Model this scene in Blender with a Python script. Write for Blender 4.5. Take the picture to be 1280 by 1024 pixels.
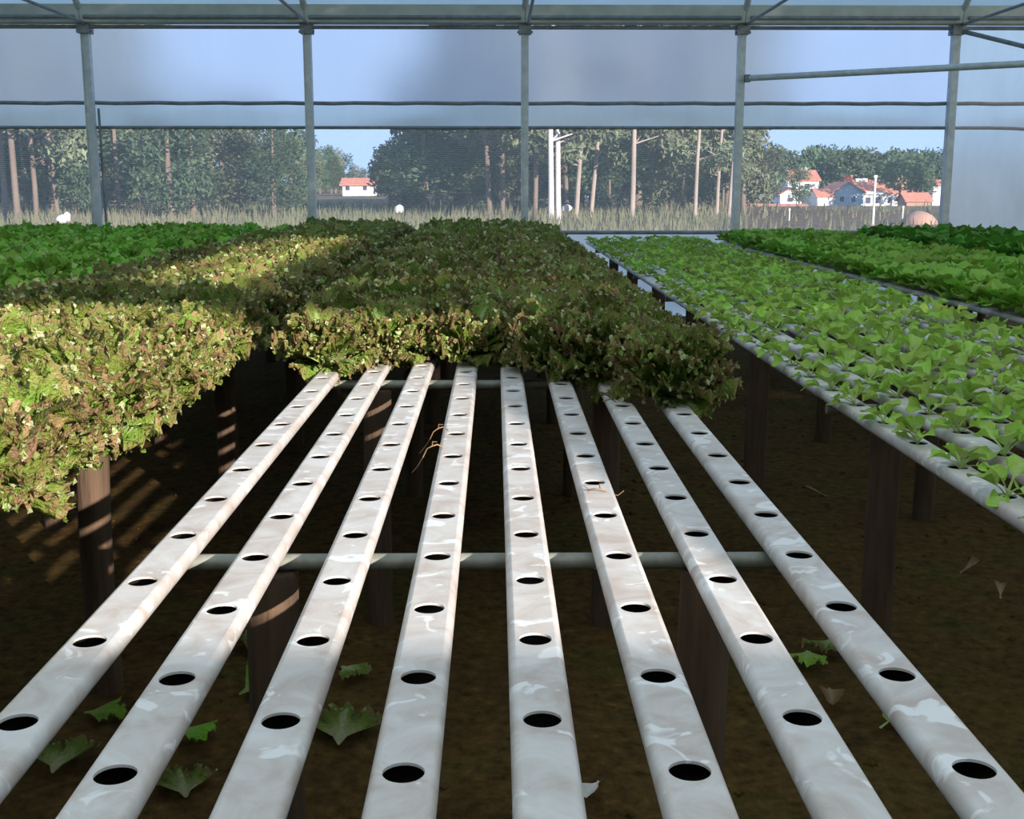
import bpy, math, random
from math import sin, cos, pi, radians, sqrt, floor, atan2, hypot
from mathutils import Vector, Matrix, noise

scene = bpy.context.scene
C = scene.collection
for o in list(bpy.data.objects):
    bpy.data.objects.remove(o)

# ------------------------------------------------------------------ camera
EYE = 1.49
PITCH = math.atan(283 / 1500.0)
YAW = math.atan(21 / hypot(1500, 283))
cam_d = bpy.data.cameras.new('camera')
cam_d.sensor_width = 36.0
cam_d.lens = 36.0 * 1500 / 1280
cam_d.clip_start = 0.02
cam_d.clip_end = 2000
cam = bpy.data.objects.new('camera', cam_d)
C.objects.link(cam)
cam.location = (0, 0, EYE)
cam.rotation_euler = (pi / 2 - PITCH, 0, -YAW)
scene.camera = cam

# ------------------------------------------------------------------ sky, sun, exposure
world = bpy.data.worlds.new('sky')
scene.world = world
world.use_nodes = True
wn = world.node_tree.nodes
wl = world.node_tree.links
wn.clear()
w_out = wn.new('ShaderNodeOutputWorld')
w_bg = wn.new('ShaderNodeBackground')
w_tc = wn.new('ShaderNodeTexCoord')
w_sep = wn.new('ShaderNodeSeparateXYZ')
w_rmp = wn.new('ShaderNodeValToRGB')
wl.new(w_tc.outputs['Generated'], w_sep.inputs[0])
wl.new(w_sep.outputs['Z'], w_rmp.inputs[0])
wl.new(w_rmp.outputs[0], w_bg.inputs[0])
wl.new(w_bg.outputs[0], w_out.inputs[0])
e = w_rmp.color_ramp.elements
e[0].position = 0.0
e[0].color = (0.46, 0.655, 1.02, 1)
e[1].position = 0.9
e[1].color = (0.34, 0.53, 0.94, 1)
w_bg.inputs[1].default_value = 1.1

SUN_DIR = Vector((1.0, -1.7, 0.51)).normalized()      # from the place towards the sun
sun_d = bpy.data.lights.new('sun', 'SUN')
sun_d.energy = 8.0
sun_d.color = (1.0, 0.87, 0.77)
sun_d.angle = radians(0.53)
sun = bpy.data.objects.new('sun', sun_d)
C.objects.link(sun)
sun.location = SUN_DIR * 60
sun.rotation_euler = SUN_DIR.to_track_quat('Z', 'Y').to_euler()

vs = scene.view_settings
vs.view_transform = 'Standard'
vs.look = 'None'
vs.gamma = 1.0
vs.use_curve_mapping = False
vs.exposure = 0.42

R = random.Random(7)
ORD = ['first', 'second', 'third', 'fourth', 'fifth', 'sixth', 'seventh', 'eighth', 'ninth', 'tenth', 'eleventh', 'twelfth']


# ------------------------------------------------------------------ mesh helpers
class MB:
    def __init__(s):
        s.v = []; s.f = []; s.sm = []; s.a = []

    def add(s, verts, faces, smooth=False, att=None):
        b = len(s.v)
        s.v += [tuple(p) for p in verts]
        s.f += [tuple(i + b for i in q) for q in faces]
        s.sm += [smooth] * len(faces)
        s.a += list(att) if att is not None else [0.5] * len(verts)

    def box(s, x0, x1, y0, y1, z0, z1):
        s.add([(x0, y0, z0), (x1, y0, z0), (x1, y1, z0), (x0, y1, z0), (x0, y0, z1), (x1, y0, z1), (x1, y1, z1), (x0, y1, z1)],
              [(0, 3, 2, 1), (4, 5, 6, 7), (0, 1, 5, 4), (1, 2, 6, 5), (2, 3, 7, 6), (3, 0, 4, 7)])

    def tube(s, pts, rad, n=8, cap=True):
        pts = [Vector(p) for p in pts]
        rads = rad if isinstance(rad, (list, tuple)) else [rad] * len(pts)
        V = []; F = []
        ref = None
        for i, p in enumerate(pts):
            d = (pts[min(i + 1, len(pts) - 1)] - pts[max(i - 1, 0)]).normalized()
            if ref is None:
                ref = Vector((0, 0, 1)) if abs(d.z) < 0.9 else Vector((1, 0, 0))
            a = d.cross(ref).normalized()
            b = d.cross(a).normalized()
            for k in range(n):
                t = 2 * pi * k / n
                V.append(p + (a * cos(t) + b * sin(t)) * rads[i])
        for i in range(len(pts) - 1):
            for k in range(n):
                F.append((i * n + k, i * n + (k + 1) % n, (i + 1) * n + (k + 1) % n, (i + 1) * n + k))
        s.add(V, F, True)
        if cap:
            b0 = len(V)
            s.add(V[:n], [tuple(range(n))])
            s.add(V[-n:], [tuple(range(n - 1, -1, -1))])

    def mesh(s, name, m):
        me = bpy.data.meshes.new(name)
        me.from_pydata(s.v, [], s.f)
        me.polygons.foreach_set('use_smooth', s.sm)
        at = me.attributes.new('tip', 'FLOAT', 'POINT')
        at.data.foreach_set('value', s.a)
        me.materials.append(m)
        me.update()
        return me

    def build(s, name, m, parent=None, loc=None, rz=0):
        return link(name, s.mesh(name, m), parent, loc, rz)


def link(name, me, parent=None, loc=None, rz=0, sc=None):
    o = bpy.data.objects.new(name, me)
    C.objects.link(o)
    if parent:
        o.parent = parent
    if loc is not None:
        o.location = loc
    if rz:
        o.rotation_euler = (0, 0, rz)
    if sc is not None:
        o.scale = (sc, sc, sc)
    return o


def tag(o, label=None, cat=None, group=None, kind=None):
    if label:
        o['label'] = label
    if cat:
        o['category'] = cat
    if group:
        o['group'] = group
    if kind:
        o['kind'] = kind
    return o


def empty(name, loc=(0, 0, 0), rz=0, sc=None):
    return link(name, None, None, loc, rz, sc)


# ------------------------------------------------------------------ materials
def mat(name):
    m = bpy.data.materials.new(name)
    m.use_nodes = True
    nt = m.node_tree
    nt.nodes.clear()
    out = nt.nodes.new('ShaderNodeOutputMaterial')
    return m, nt, out


def N(nt, kind, **kw):
    n = nt.nodes.new(kind)
    for k, v in kw.items():
        if k.startswith('i_'):
            key = k[2:]
            key = int(key) if key.isdigit() else key
            n.inputs[key].default_value = v
        else:
            setattr(n, k, v)
    return n


def ramp(nt, fac, stops):
    r = nt.nodes.new('ShaderNodeValToRGB')
    el = r.color_ramp.elements
    while len(el) < len(stops):
        el.new(0.5)
    for q, (p, c) in zip(el, stops):
        q.position = p
        q.color = (c[0], c[1], c[2], 1)
    nt.links.new(fac, r.inputs[0])
    return r


def noise_tex(nt, scale, detail=4, rough=0.55, coord='Object', stretch=None):
    tc = nt.nodes.new('ShaderNodeTexCoord')
    src = tc.outputs[coord]
    if stretch:
        mp = nt.nodes.new('ShaderNodeMapping')
        mp.inputs['Scale'].default_value = stretch
        nt.links.new(src, mp.inputs[0])
        src = mp.outputs[0]
    n = N(nt, 'ShaderNodeTexNoise', i_Scale=scale, i_Detail=detail, i_Roughness=rough)
    nt.links.new(src, n.inputs['Vector'])
    return n


def simple(name, c1, c2, scale=8, rough=0.7, metal=0.0, bump=0.0, stretch=None, coord='Object'):
    m, nt, out = mat(name)
    p = N(nt, 'ShaderNodeBsdfPrincipled', i_Roughness=rough, i_Metallic=metal)
    n = noise_tex(nt, scale, stretch=stretch, coord=coord)
    r = ramp(nt, n.outputs[0], [(0.3, c1), (0.7, c2)])
    nt.links.new(r.outputs[0], p.inputs['Base Color'])
    if bump:
        b = N(nt, 'ShaderNodeBump', i_Strength=bump, i_Distance=0.02)
        nt.links.new(n.outputs[0], b.inputs['Height'])
        nt.links.new(b.outputs[0], p.inputs['Normal'])
    nt.links.new(p.outputs[0], out.inputs[0])
    return m


def leaf_mat(name, stops, trans=0.3, vary=0.35, nscale=45, rough=0.55, crinkle=0.0):
    """leaf tissue: colour runs from rib (0) to frilled rim (1), different from plant to plant"""
    m, nt, out = mat(name)
    at = N(nt, 'ShaderNodeAttribute', attribute_name='tip')
    oi = nt.nodes.new('ShaderNodeObjectInfo')
    n = noise_tex(nt, nscale, 3)
    ma = N(nt, 'ShaderNodeMath', operation='MULTIPLY_ADD', i_1=vary, i_2=-vary * 0.5)
    nt.links.new(n.outputs[0], ma.inputs[0])
    ad = N(nt, 'ShaderNodeMath', operation='ADD', use_clamp=True)
    nt.links.new(at.outputs['Fac'], ad.inputs[0])
    nt.links.new(ma.outputs[0], ad.inputs[1])
    r = ramp(nt, ad.outputs[0], stops)
    hs = N(nt, 'ShaderNodeHueSaturation', i_Saturation=1.0)
    mr = N(nt, 'ShaderNodeMapRange', i_3=0.75, i_4=1.25)
    nt.links.new(oi.outputs['Random'], mr.inputs[0])
    nt.links.new(mr.outputs[0], hs.inputs['Value'])
    mh = N(nt, 'ShaderNodeMapRange', i_3=0.485, i_4=0.515)
    nt.links.new(oi.outputs['Random'], mh.inputs[0])
    nt.links.new(mh.outputs[0], hs.inputs['Hue'])
    nt.links.new(r.outputs[0], hs.inputs['Color'])
    p = N(nt, 'ShaderNodeBsdfPrincipled', i_Roughness=rough)
    p.inputs['Specular IOR Level'].default_value = 0.25
    if crinkle:
        cn = noise_tex(nt, 110, 2)
        bp = N(nt, 'ShaderNodeBump', i_Strength=crinkle, i_Distance=0.012)
        nt.links.new(cn.outputs[0], bp.inputs['Height'])
        nt.links.new(bp.outputs[0], p.inputs['Normal'])
    t = nt.nodes.new('ShaderNodeBsdfTranslucent')
    nt.links.new(hs.outputs[0], p.inputs['Base Color'])
    nt.links.new(hs.outputs[0], t.inputs[0])
    mx = N(nt, 'ShaderNodeMixShader', i_0=trans)
    nt.links.new(p.outputs[0], mx.inputs[1])
    nt.links.new(t.outputs[0], mx.inputs[2])
    nt.links.new(mx.outputs[0], out.inputs[0])
    return m


def sheet_mat(name, clear, ior, blur, tint, milk, tr_fac=0.0, stain=0.0):
    """polythene film: blurred see-through part plus a milky part that spreads the light"""
    m, nt, out = mat(name)
    t = N(nt, 'ShaderNodeBsdfTranslucent')
    n = noise_tex(nt, 1.2, 5, 0.6, stretch=(1, 1, 0.35))
    rr = ramp(nt, n.outputs[0], [(0.3, [c * (1 - stain) for c in milk]), (0.7, milk)])
    nt.links.new(rr.outputs[0], t.inputs[0])
    if clear <= 0:
        d = nt.nodes.new('ShaderNodeBsdfDiffuse')
        nt.links.new(rr.outputs[0], d.inputs[0])
        mx = N(nt, 'ShaderNodeMixShader', i_0=0.22)
        nt.links.new(t.outputs[0], mx.inputs[1])
        nt.links.new(d.outputs[0], mx.inputs[2])
        nt.links.new(mx.outputs[0], out.inputs[0])
        return m
    g = N(nt, 'ShaderNodeBsdfRefraction', i_Roughness=blur, i_IOR=ior)
    g.inputs['Color'].default_value = (*tint, 1)
    mx = N(nt, 'ShaderNodeMixShader', i_0=clear)
    nt.links.new(t.outputs[0], mx.inputs[1])
    nt.links.new(g.outputs[0], mx.inputs[2])
    last = mx
    if tr_fac:
        tp = N(nt, 'ShaderNodeBsdfTransparent')
        tp.inputs[0].default_value = (*tint, 1)
        m2 = N(nt, 'ShaderNodeMixShader', i_0=tr_fac)
        nt.links.new(mx.outputs[0], m2.inputs[1])
        nt.links.new(tp.outputs[0], m2.inputs[2])
        last = m2
    nt.links.new(last.outputs[0], out.inputs[0])
    return m


def net_mat(name, open_):
    m, nt, out = mat(name)
    tp = nt.nodes.new('ShaderNodeBsdfTransparent')
    t = nt.nodes.new('ShaderNodeBsdfTranslucent')
    d = nt.nodes.new('ShaderNodeBsdfDiffuse')
    t.inputs[0].default_value = (0.75, 0.75, 0.7, 1)
    d.inputs[0].default_value = (0.75, 0.75, 0.7, 1)
    a = N(nt, 'ShaderNodeMixShader', i_0=0.5)
    nt.links.new(t.outputs[0], a.inputs[1])
    nt.links.new(d.outputs[0], a.inputs[2])
    tc = nt.nodes.new('ShaderNodeTexCoord')
    w = N(nt, 'ShaderNodeTexWave', wave_type='BANDS', bands_direction='Z', i_Scale=14.0, i_Distortion=1.5)
    nt.links.new(tc.outputs['Object'], w.inputs[0])
    mr = N(nt, 'ShaderNodeMapRange', i_3=open_ - 0.022, i_4=open_ + 0.022)
    nt.links.new(w.outputs['Fac'], mr.inputs[0])
    mx = nt.nodes.new('ShaderNodeMixShader')
    nt.links.new(mr.outputs[0], mx.inputs[0])
    nt.links.new(a.outputs[0], mx.inputs[1])
    nt.links.new(tp.outputs[0], mx.inputs[2])
    nt.links.new(mx.outputs[0], out.inputs[0])
    return m


def channel_mat():
    m, nt, out = mat('dirty_white_pvc')
    p = N(nt, 'ShaderNodeBsdfPrincipled', i_Roughness=0.42)
    p.inputs['Specular IOR Level'].default_value = 0.4
    tc = nt.nodes.new('ShaderNodeTexCoord')
    oi = nt.nodes.new('ShaderNodeObjectInfo')
    off = N(nt, 'ShaderNodeVectorMath', operation='ADD')
    sc = N(nt, 'ShaderNodeMath', operation='MULTIPLY', i_1=37.0)
    nt.links.new(oi.outputs['Random'], sc.inputs[0])
    nt.links.new(tc.outputs['Object'], off.inputs[0])
    nt.links.new(sc.outputs[0], off.inputs[1])
    n1 = N(nt, 'ShaderNodeTexNoise', i_Scale=9.0, i_Detail=6.0, i_Roughness=0.62, i_Distortion=1.2)
    n2 = N(nt, 'ShaderNodeTexNoise', i_Scale=55.0, i_Detail=4.0, i_Roughness=0.7)
    n3 = N(nt, 'ShaderNodeTexNoise', i_Scale=16.0, i_Detail=3.0, i_Roughness=0.5, i_Distortion=1.0)
    for n in (n1, n2, n3):
        nt.links.new(off.outputs[0], n.inputs['Vector'])
    base = ramp(nt, n1.outputs[0], [(0.34, (0.43, 0.37, 0.335)), (0.46, (0.50, 0.465, 0.44)), (0.56, (0.545, 0.53, 0.515)), (0.66, (0.59, 0.59, 0.585))])
    lime = ramp(nt, n3.outputs[0], [(0.60, (0, 0, 0)), (0.645, (0.8, 0.8, 0.8))])
    m1 = N(nt, 'ShaderNodeMixRGB')
    nt.links.new(lime.outputs[0], m1.inputs[0])
    nt.links.new(base.outputs[0], m1.inputs[1])
    m1.inputs[2].default_value = (0.74, 0.76, 0.77, 1)
    speck = ramp(nt, n2.outputs[0], [(0.69, (0, 0, 0)), (0.76, (0.6, 0.6, 0.6))])
    m2 = N(nt, 'ShaderNodeMixRGB')
    nt.links.new(speck.outputs[0], m2.inputs[0])
    nt.links.new(m1.outputs[0], m2.inputs[1])
    m2.inputs[2].default_value = (0.16, 0.11, 0.08, 1)
    nt.links.new(m2.outputs[0], p.inputs['Base Color'])
    nt.links.new(p.outputs[0], out.inputs[0])
    return m


def soil_mat():
    m, nt, out = mat('damp_soil')
    p = N(nt, 'ShaderNodeBsdfPrincipled', i_Roughness=0.95)
    p.inputs['Specular IOR Level'].default_value = 0.1
    n1 = noise_tex(nt, 1.6, 6, 0.62)
    n2 = noise_tex(nt, 24, 6, 0.7)
    a = ramp(nt, n1.outputs[0], [(0.3, (0.080, 0.050, 0.017)), (0.5, (0.130, 0.082, 0.028)), (0.68, (0.100, 0.090, 0.024))])
    b = ramp(nt, n2.outputs[0], [(0.3, (0.35, 0.35, 0.35)), (0.62, (1.1, 1.05, 1.0)), (0.75, (2.2, 1.9, 1.6))])
    mu = N(nt, 'ShaderNodeMixRGB', blend_type='MULTIPLY', i_0=1.0)
    nt.links.new(a.outputs[0], mu.inputs[1])
    nt.links.new(b.outputs[0], mu.inputs[2])
    nt.links.new(mu.outputs[0], p.inputs['Base Color'])
    bp = N(nt, 'ShaderNodeBump', i_Strength=0.8, i_Distance=0.03)
    nt.links.new(n2.outputs[0], bp.inputs['Height'])
    nt.links.new(bp.outputs[0], p.inputs['Normal'])
    nt.links.new(p.outputs[0], out.inputs[0])
    return m


def field_mat():
    m, nt, out = mat('dry_field')
    p = N(nt, 'ShaderNodeBsdfPrincipled', i_Roughness=1.0)
    p.inputs['Specular IOR Level'].default_value = 0.0
    n1 = noise_tex(nt, 0.035, 5, 0.6, stretch=(1, 0.5, 1))
    n2 = noise_tex(nt, 1.2, 5, 0.7)
    a = ramp(nt, n1.outputs[0], [(0.36, (0.21, 0.20, 0.13)), (0.47, (0.19, 0.155, 0.115)), (0.6, (0.16, 0.115, 0.09)), (0.72, (0.14, 0.15, 0.08))])
    b = ramp(nt, n2.outputs[0], [(0.3, (0.65, 0.65, 0.6)), (0.7, (1.2, 1.15, 1.1))])
    mu = N(nt, 'ShaderNodeMixRGB', blend_type='MULTIPLY', i_0=1.0)
    nt.links.new(a.outputs[0], mu.inputs[1])
    nt.links.new(b.outputs[0], mu.inputs[2])
    nt.links.new(mu.outputs[0], p.inputs['Base Color'])
    nt.links.new(p.outputs[0], out.inputs[0])
    return m


M = {}
M['channel'] = channel_mat()
M['soil'] = soil_mat()
M['field'] = field_mat()
M['galv'] = simple('galvanised_steel', (0.44, 0.48, 0.48), (0.60, 0.64, 0.63), 14, 0.5, 0.15)
M['galv_dark'] = simple('weathered_steel', (0.15, 0.17, 0.18), (0.25, 0.27, 0.28), 10, 0.55, 0.2)
M['bar'] = simple('galvanised_bar', (0.15, 0.165, 0.14), (0.25, 0.265, 0.235), 30, 0.5, 0.2)
M['gutter'] = simple('film_wrapped_gutter', (0.42, 0.46, 0.42), (0.58, 0.62, 0.57), 5, 0.5, 0.1)
M['hole_shade'] = simple('painted_hole_shade', (0.012, 0.012, 0.008), (0.03, 0.028, 0.015), 20, 0.5)  # shade inside the planting holes, painted as a near-black colour
M['rail_film'] = simple('film_wrapped_rail', (0.34, 0.30, 0.29), (0.46, 0.41, 0.39), 8, 0.7)
M['log'] = simple('brown_log', (0.045, 0.029, 0.017), (0.105, 0.064, 0.037), 30, 0.85, 0, 0.5, (1, 1, 0.12))
M['block'] = simple('grey_render', (0.10, 0.10, 0.095), (0.15, 0.15, 0.14), 3, 0.9)
M['film_roof'] = sheet_mat('dusty_roof_film', 0, 1.1, .5, (1, 1, 1), (0.545, 0.60, 0.53), stain=0.12)
M['film_wall'] = sheet_mat('wall_film', 0.36, 1.10, 0.52, (1.0, 1.0, 1.0), (1.0, 1.0, 1.0), stain=0.12)
M['film_curtain'] = sheet_mat('rolled_curtain_film', 0.25, 1.12, 0.7, (0.87, 0.93, 0.91), (0.88, 0.94, 0.86), stain=0.2)
M['film_closed'] = sheet_mat('grimy_curtain_film', 0.24, 1.12, 0.6, (0.95, 0.97, 0.92), (0.98, 1.0, 0.88), stain=0.3)
M['film_skirt'] = sheet_mat('skirt_film', 0.25, 1.15, 0.8, (0.92, 0.96, 0.98), (0.95, 0.95, 0.86), stain=0.15)
M['net'] = net_mat('insect_net', 0.70)
M['red_leaf'] = leaf_mat('frilly_red_lettuce_leaf', [(0.0, (0.52, 0.56, 0.33)), (0.28, (0.29, 0.38, 0.12)), (0.58, (0.15, 0.25, 0.032)), (0.82, (0.18, 0.22, 0.045)), (1.0, (0.29, 0.185, 0.10))], 0.3, 0.5, 60, 0.48, 0.9)
M['pale_leaf'] = leaf_mat('young_lettuce_leaf', [(0.0, (0.42, 0.52, 0.20)), (0.35, (0.32, 0.50, 0.08)), (1.0, (0.30, 0.48, 0.07))], 0.32, 0.35, 60, 0.5, 0.45)
M['green_leaf'] = leaf_mat('green_lettuce_leaf', [(0.0, (0.34, 0.48, 0.13)), (0.4, (0.22, 0.45, 0.05)), (1.0, (0.23, 0.46, 0.05))], 0.3, 0.35, 60, 0.5, 0.6)
M['mid_leaf'] = leaf_mat('leafy_green_leaf', [(0.0, (0.36, 0.48, 0.15)), (0.4, (0.23, 0.43, 0.055)), (1.0, (0.24, 0.44, 0.055))], 0.3, 0.35, 60, 0.5, 0.5)
M['dark_leaf'] = leaf_mat('dark_green_leaf', [(0.0, (0.18, 0.32, 0.07)), (0.4, (0.10, 0.27, 0.03)), (1.0, (0.105, 0.28, 0.03))], 0.25, 0.35, 60, 0.5, 0.5)
M['dry_leaf'] = leaf_mat('withered_leaf', [(0.0, (0.30, 0.25, 0.14)), (0.6, (0.22, 0.13, 0.07)), (1.0, (0.16, 0.08, 0.04))], 0.1, 0.4)
M['tree_leaf'] = leaf_mat('tree_foliage', [(0.0, (0.10, 0.125, 0.07)), (0.5, (0.17, 0.20, 0.115)), (1.0, (0.26, 0.28, 0.175))], 0.2, 0.2, 0.4, 0.9)
M['tree_dark'] = leaf_mat('dark_tree_foliage', [(0.0, (0.05, 0.085, 0.05)), (0.5, (0.09, 0.14, 0.08)), (1.0, (0.14, 0.19, 0.11))], 0.2, 0.2, 0.4, 0.9)
M['bark'] = simple('pine_bark', (0.13, 0.10, 0.08), (0.22, 0.17, 0.13), 3, 0.95, stretch=(1, 1, 0.2))
M['bark_pale'] = simple('pale_bark', (0.27, 0.225, 0.19), (0.40, 0.34, 0.295), 3, 0.9, stretch=(1, 1, 0.2))
M['bark_white'] = simple('white_bark', (0.55, 0.50, 0.47), (0.78, 0.72, 0.69), 3, 0.9, stretch=(1, 1, 0.2))
M['straw'] = leaf_mat('dry_grass', [(0.0, (0.19, 0.22, 0.12)), (0.5, (0.22, 0.22, 0.13)), (1.0, (0.32, 0.30, 0.19))], 0.3, 0.3, 0.3, 0.9)
M['white_wall'] = simple('white_render', (0.72, 0.72, 0.72), (0.82, 0.82, 0.80), 1, 0.8)
M['blue_wall'] = simple('blue_grey_render', (0.36, 0.47, 0.55), (0.42, 0.53, 0.60), 1, 0.8)
M['tile_roof'] = simple('clay_tile', (0.48, 0.17, 0.11), (0.62, 0.26, 0.17), 2.5, 0.85)
M['thatch'] = simple('brown_roof', (0.36, 0.21, 0.15), (0.46, 0.28, 0.20), 2, 0.9)
M['pane'] = simple('dark_window', (0.05, 0.06, 0.10), (0.08, 0.09, 0.14), 1, 0.2)
M['concrete'] = simple('pale_concrete', (0.60, 0.58, 0.54), (0.70, 0.68, 0.64), 4, 0.85)
M['paper'] = simple('white_scrap', (0.60, 0.60, 0.57), (0.75, 0.75, 0.72), 20, 0.7)
M['paint'] = simple('white_paint', (0.75, 0.75, 0.76), (0.85, 0.85, 0.85), 1, 0.4)
M['tyre'] = simple('black_rubber', (0.02, 0.02, 0.02), (0.04, 0.04, 0.04), 4, 0.8)

# ------------------------------------------------------------------ the setting: soil, field, greenhouse
TOPZ = EYE - 0.613              # top of the growing channels
YW = 13.75                      # far wall
YB = -2.5                       # wall behind the viewpoint
GUT = 3.17
PX = [-9.3, -6.88, -4.46, -2.05, 0.33, 2.715, 5.08, 7.5, 9.9]
XL, XR = PX[0], PX[-1]


def soil_h(x, y):
    return 0.016 * noise.noise((x * 1.7, y * 1.7, 0.3)) + 0.010 * noise.noise((x * 6, y * 6, 2.3)) - 0.012


g = MB()
nx, ny = 150, 150
xs = [XL + (XR - XL) * i / nx for i in range(nx + 1)]
ys = [YB + (YW - YB) * i / ny for i in range(ny + 1)]
g.add([(x, y, soil_h(x, y)) for y in ys for x in xs],
      [(j * (nx + 1) + i, j * (nx + 1) + i + 1, (j + 1) * (nx + 1) + i + 1, (j + 1) * (nx + 1) + i) for j in range(ny) for i in range(nx)], True)
tag(g.build('floor', M['soil']), 'dark damp bare soil under the growing benches', kind='structure')


def sstep(a, b, x):
    t = min(1, max(0, (x - a) / (b - a)))
    return t * t * (3 - 2 * t)


def field_h(x, y):
    """dry field, level to the wood, falling away to the village on the right"""
    drop = -max(0, y - 78) * 0.0175 * sstep(2, 22, x) if y < 330 else -252 * 0.0175 * sstep(2, 22, x)
    return drop - 0.05 + 0.12 * noise.noise((x * 0.05, y * 0.05, 0))


g = MB()
fx = [-420, -300, -200, -140, -100, -70, -50, -36, -26, -18, -12, XL, -4, 0, 5, XR, 16, 24, 34, 46, 60, 80, 110, 150, 210, 300, 420]
fy = [-60, -30, -8, YB - .02, 0, 5, YW + .06, 18, 24, 32, 42, 54, 66, 78, 90, 105, 120, 140, 160, 185, 210, 240, 270, 300, 330, 400, 520]
V = [(x, y, field_h(x, y) if y > YW + 1 else -0.05) for y in fy for x in fx]
F = []
for j in range(len(fy) - 1):
    for i in range(len(fx) - 1):
        if fx[i] >= XL and fx[i + 1] <= XR and fy[j] >= YB - .03 and fy[j + 1] <= YW + .07:
            continue
        a = j * len(fx) + i
        F.append((a, a + 1, a + 1 + len(fx), a + len(fx)))
g.add(V, F, True)
tag(g.build('field', M['field']), 'dry straw coloured field outside the greenhouse', kind='structure')

# far wall -------------------------------------------------------------
wall = tag(empty('wall_far', (0, YW, 0)), 'film and net wall of the greenhouse behind all the benches', kind='structure')


def sheet(name, x0, x1, z0, z1, m, parent, y=0.0, sag=0.012, seed=0, nx=14, nz=6, th=0.004):
    b = MB()
    for side in (0, 1):
        V = []
        for j in range(nz + 1):
            for i in range(nx + 1):
                u, v = i / nx, j / nz
                x, z = x0 + (x1 - x0) * u, z0 + (z1 - z0) * v
                w = sag * sin(pi * u) * sin(pi * v) * (0.5 + noise.noise((x * 1.5, z * 3, seed)))
                V.append((x, y + w + side * th, z))
        b.add(V, [(j * (nx + 1) + i, j * (nx + 1) + i + 1, (j + 1) * (nx + 1) + i + 1, (j + 1) * (nx + 1) + i) for j in range(nz) for i in range(nx)], True)
        break
    return b.build(name, m, parent)


for i, x in enumerate(PX):
    b = MB()
    b.box(x - 0.034, x + 0.040, -0.115, -0.02, 0, GUT + 0.02)
    b.box(x - 0.042, x - 0.033, -0.135, -0.02, 0, GUT + 0.02)
    b.build('post', M['galv'], wall)
    b = MB()
    b.box(x - 0.068, x + 0.068, -0.17, -0.01, GUT - 0.08, GUT + 0.05)
    b.tube([(x - 0.085, -0.12, GUT - 0.06), (x + 0.085, -0.12, GUT - 0.06)], 0.014, 6)
    b.build('bracket', M['galv_dark'], wall)
for i in range(len(PX) - 1):
    x0, x1 = PX[i] + 0.025, PX[i + 1] - 0.025
    closed = PX[i] > 5
    sheet('film_panel', x0, x1, 2.38, GUT, M['film_closed'] if closed else M['film_wall'], wall, 0.0, 0.02, i)
    sheet('curtain_film', x0, x1, 2.10, 2.35, M['film_closed'] if closed else M['film_curtain'], wall, 0.012, 0.03, i + 20)
    if closed:
        sheet('closed_curtain', x0, x1, 0.94, 2.09, M['film_closed'], wall, 0.012, 0.05, i + 40)
    else:
        sheet('insect_net', x0, x1, 0.95, 2.09, M['net'], wall, 0.0, 0.0, i)
    sheet('skirt_film', x0, x1, -0.03, 0.925, M['film_skirt'], wall, 0.0, 0.03, i + 60)
    b = MB()
    n = 10
    b.tube([(x0 + (x1 - x0) * k / n, -0.01, 2.362 + 0.004 * sin(k * 2.1 + i)) for k in range(n + 1)], 0.021, 8)
    b.build('upper_rail', M['galv_dark'] if not closed else M['rail_film'], wall)
    b = MB()
    drop = (lambda u: -0.13 * sstep(0.2, 1, u)) if closed and PX[i] < 6 else (lambda u: -0.13 if closed else 0)
    b.tube([(x0 + (x1 - x0) * k / n, -0.015, 2.098 + drop(k / n)) for k in range(n + 1)], 0.018, 8)
    b.build('curtain_roller', M['galv_dark'] if not closed else M['rail_film'], wall)
    b = MB()
    b.tube([(x0, -0.02, 0.94), (x1, -0.02, 0.94)], 0.022, 8)
    b.build('skirt_rail', M['galv_dark'], wall)
    # gutter, one length per bay
    b = MB()
    xa, xb = PX[i], PX[i + 1]
    prof = [(-0.02, GUT + 0.20), (-0.02, GUT + 0.05), (-0.10, GUT + 0.035), (-0.22, GUT + 0.05), (-0.27, GUT + 0.20), (-0.285, GUT + 0.205), (-0.235, GUT + 0.03), (-0.10, GUT + 0.015), (-0.005, GUT + 0.03), (-0.005, GUT + 0.20)]
    V = [(xx, p[0], p[1]) for xx in (xa + 0.004, xb - 0.004) for p in prof]
    k = len(prof)
    b.add(V, [(q, (q + 1) % k, k + (q + 1) % k, k + q) for q in range(k)] + [tuple(range(k)), tuple(range(2 * k - 1, k - 1, -1))])
    b.build('gutter', M['gutter'], wall)
    b = MB()
    b.tube([(xa + .05, -0.12, GUT - 0.012), (xb - .05, -0.12, GUT - 0.012)], 0.021, 8)
    b.build('eaves_tube', M['galv_dark'], wall)
    b = MB()
    b.tube([(xa + .05, -0.275, GUT + 0.075), (xb - .05, -0.275, GUT + 0.075)], 0.02, 8)
    b.build('gutter_rail', M['galv_dark'], wall)
b = MB()
b.tube([(PX[2] + 0.10, -0.06, 0.0), (PX[2] + 0.085, -0.06, 2.3)], 0.014, 6)
b.build('crank_rod', M['galv_dark'], wall)

# roof: two arched spans -------------------------------------------------
roof = tag(empty('ceiling', (0, 0, 0)), 'arched film roof on galvanised tubes', kind='structure')


def arch_pts(y0, y1, n=24, rise=2.3):
    out = []
    for k in range(n + 1):
        u = k / n
        out.append((y0 + (y1 - y0) * u, GUT + 0.12 + rise * (1 - (2 * u - 1) ** 2) ** 0.82))
    return out


SP = [arch_pts(YW - 0.12, YB + 0.05, 40)]
KX, KY = 1.0 / 0.51, -1.7 / 0.51           # sideways and forward run of a sunbeam per metre of height


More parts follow.
